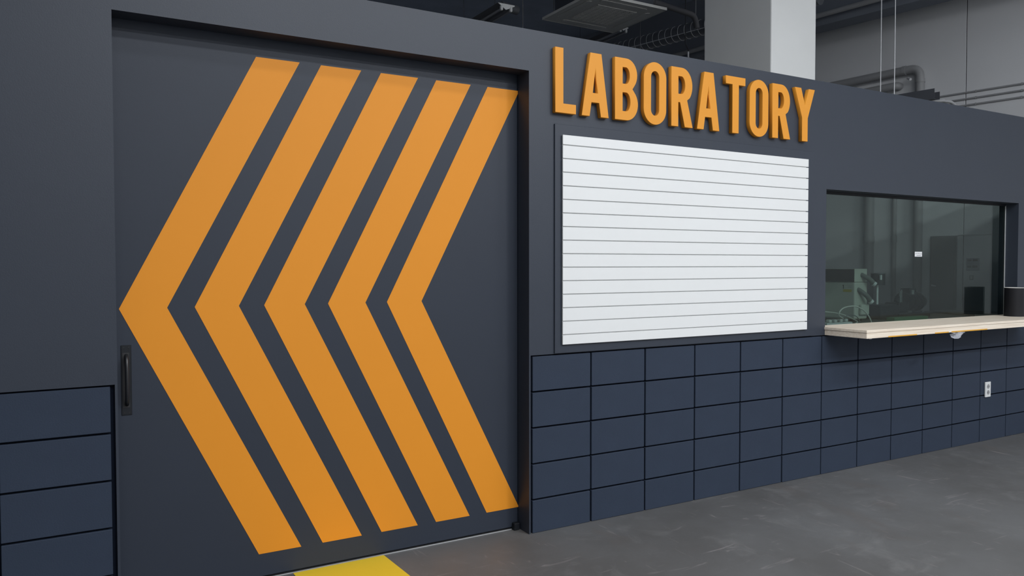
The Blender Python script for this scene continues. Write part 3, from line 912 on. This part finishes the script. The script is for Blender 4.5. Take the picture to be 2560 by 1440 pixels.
# power strip with plugs and loose cables
ps = empty('power_strip', (3.4, 0.52, TZ), 'white power strip lying on the bench behind the window corner', 'power strip')
one_box('strip_body', M_STRIP, ps, 3.10, 3.42, 0.50, 0.56, TZ + 0.0005, TZ + 0.032, 0.006, 2)
for k in range(4):
    xx = 3.14 + 0.068 * k
    one_box('plug', M_STRIP if k % 2 else M_WHITE_PL, ps, xx, xx + 0.034, 0.510, 0.550, TZ + 0.0325, TZ + 0.058, 0.008, 2)
cb = [[(3.425, 0.48, 1.002), (3.47, 0.50, 1.02), (3.30, 0.53, 1.085), (3.05, 0.56, 1.11), (2.93, 0.58, 1.10), (2.85, 0.60, 1.06), (2.80, 0.62, 0.992)],
      [(3.28, 0.49, 1.05), (3.20, 0.47, 1.085), (3.24, 0.46, 1.135), (3.36, 0.45, 1.150), (3.46, 0.44, 1.120), (3.53, 0.43, 1.06), (3.56, 0.42, 0.994)],
      [(3.30, 0.515, 1.046), (3.37, 0.50, 1.075), (3.43, 0.48, 1.065), (3.46, 0.47, 1.030), (3.47, 0.46, 0.993)]]
for k, pth in enumerate(cb):
    lab = ('long white cable sagging left from the power strip', 'white cable looping up over the power strip', 'short dark cable loop beside the power strip')[k]
    tag(one_tube('cable', (M_CABLE_W, M_CABLE_W, M_HOSE)[k], None, smooth_path(pth, 8), (0.0045, 0.0055, 0.004)[k], 8), lab, 'cable', 'loose cables on the bench')

# stand with a cylinder head on a bright rod
sd = empty('test_stand', (4.24, 0.90, TZ), 'dark canister on a bright rod standing on the bench', 'stand')
one_box('base', M_MOTOR, sd, 4.22, 4.50, 0.80, 1.00, TZ + 0.0005, TZ + 0.135, 0.015, 2)
one_tube('rod', M_GALV_SEAM, sd, [(4.315, 0.90, TZ + 0.136), (4.315, 0.90, 1.30)], 0.011, 12)
bm = bmesh.new(); tube(bm, [(4.323, 0.90, 1.3005), (4.323, 0.90, 1.405)], 0.062, 24)
obj('canister', bm, M_MOTOR, sd, smooth=True)
bm = bmesh.new(); tube(bm, [(4.323, 0.90, 1.4055), (4.323, 0.90, 1.412)], 0.066, 24)
obj('lid', bm, M_MOTOR2, sd, smooth=True)
bm = bmesh.new(); tube(bm, [(4.27, 0.835, 1.35), (4.27, 0.835, 1.395)], 0.012, 10)
obj('knob', bm, M_GALV_SEAM, sd, smooth=True)

# dark motor assembly
me_ = empty('motor_assembly', (4.85, 0.95, TZ), 'dark finned motor with pulley standing on the bench behind the glass', 'motor')
one_box('bed_plate', M_MOTOR, me_, 4.53, 5.02, 0.82, 1.08, TZ + 0.0005, TZ + 0.045, 0.006, 2)
bm = bmesh.new(); tube(bm, [(4.76, 0.94, 1.130), (5.00, 0.94, 1.130)], 0.088, 24)
obj('motor_body', bm, M_MOTOR, me_, smooth=True)
fin_me = None
for k in range(9):
    bm = bmesh.new(); tube(bm, [(4.775 + 0.024 * k, 0.94, 1.130), (4.783 + 0.024 * k, 0.94, 1.130)], 0.097, 22)
    obj('cooling_fin', bm, M_MOTOR, me_, smooth=True)
bm = bmesh.new(); tube(bm, [(5.001, 0.94, 1.130), (5.05, 0.94, 1.130)], 0.03, 16)
obj('shaft', bm, M_MOTOR2, me_, smooth=True)
bm = bmesh.new(); tube(bm, [(5.03, 0.94, 1.13), (5.06, 0.94, 1.13)], 0.062, 22)
obj('pulley', bm, M_MOTOR, me_, smooth=True)
one_box('terminal_box', M_MOTOR, me_, 4.80, 4.90, 0.89, 0.99, 1.222, 1.262, 0.006, 2)
bm = bmesh.new(); tube(bm, [(4.79, 0.86, 1.205), (4.79, 0.86, 1.245)], 0.02, 12)
obj('bright_cap', bm, M_MOTOR2, me_, smooth=True)
one_box('gear_box', M_MOTOR, me_, 4.60, 4.755, 0.87, 1.02, TZ + 0.0455, 1.13, 0.014, 2)
for (x, y, z0, z1, r) in ((4.63, 0.90, 1.1305, 1.19, 0.016), (4.69, 0.92, 1.1305, 1.235, 0.011), (4.715, 0.92, 1.1305, 1.250, 0.008)):
    bm = bmesh.new(); tube(bm, [(x, y, z0), (x, y, z1)], r, 10)
    obj('fitting', bm, M_MOTOR2 if r < 0.012 else M_MOTOR, me_, smooth=True)
for x in (4.77, 4.97):
    one_box('foot', M_MOTOR2, me_, x - 0.02, x + 0.02, 0.86, 1.02, TZ + 0.0455, TZ + 0.062)
# green mat and cable
tag(one_box('green_box', M_GREEN, None, 4.10, 4.60, 0.58, 0.66, TZ + 0.0005, TZ + 0.036, 0.003), 'flat green box lying on the bench behind the glass', 'box')
tag(one_tube('rubber_hose', M_GRILLE, None, smooth_path([(5.10, 0.98, TZ + 0.012), (5.25, 0.92, TZ + 0.03), (5.35, 0.78, TZ + 0.018), (5.42, 0.62, TZ + 0.011)], 8), 0.010, 10), 'black rubber hose trailing right from the motor on the bench', 'hose')
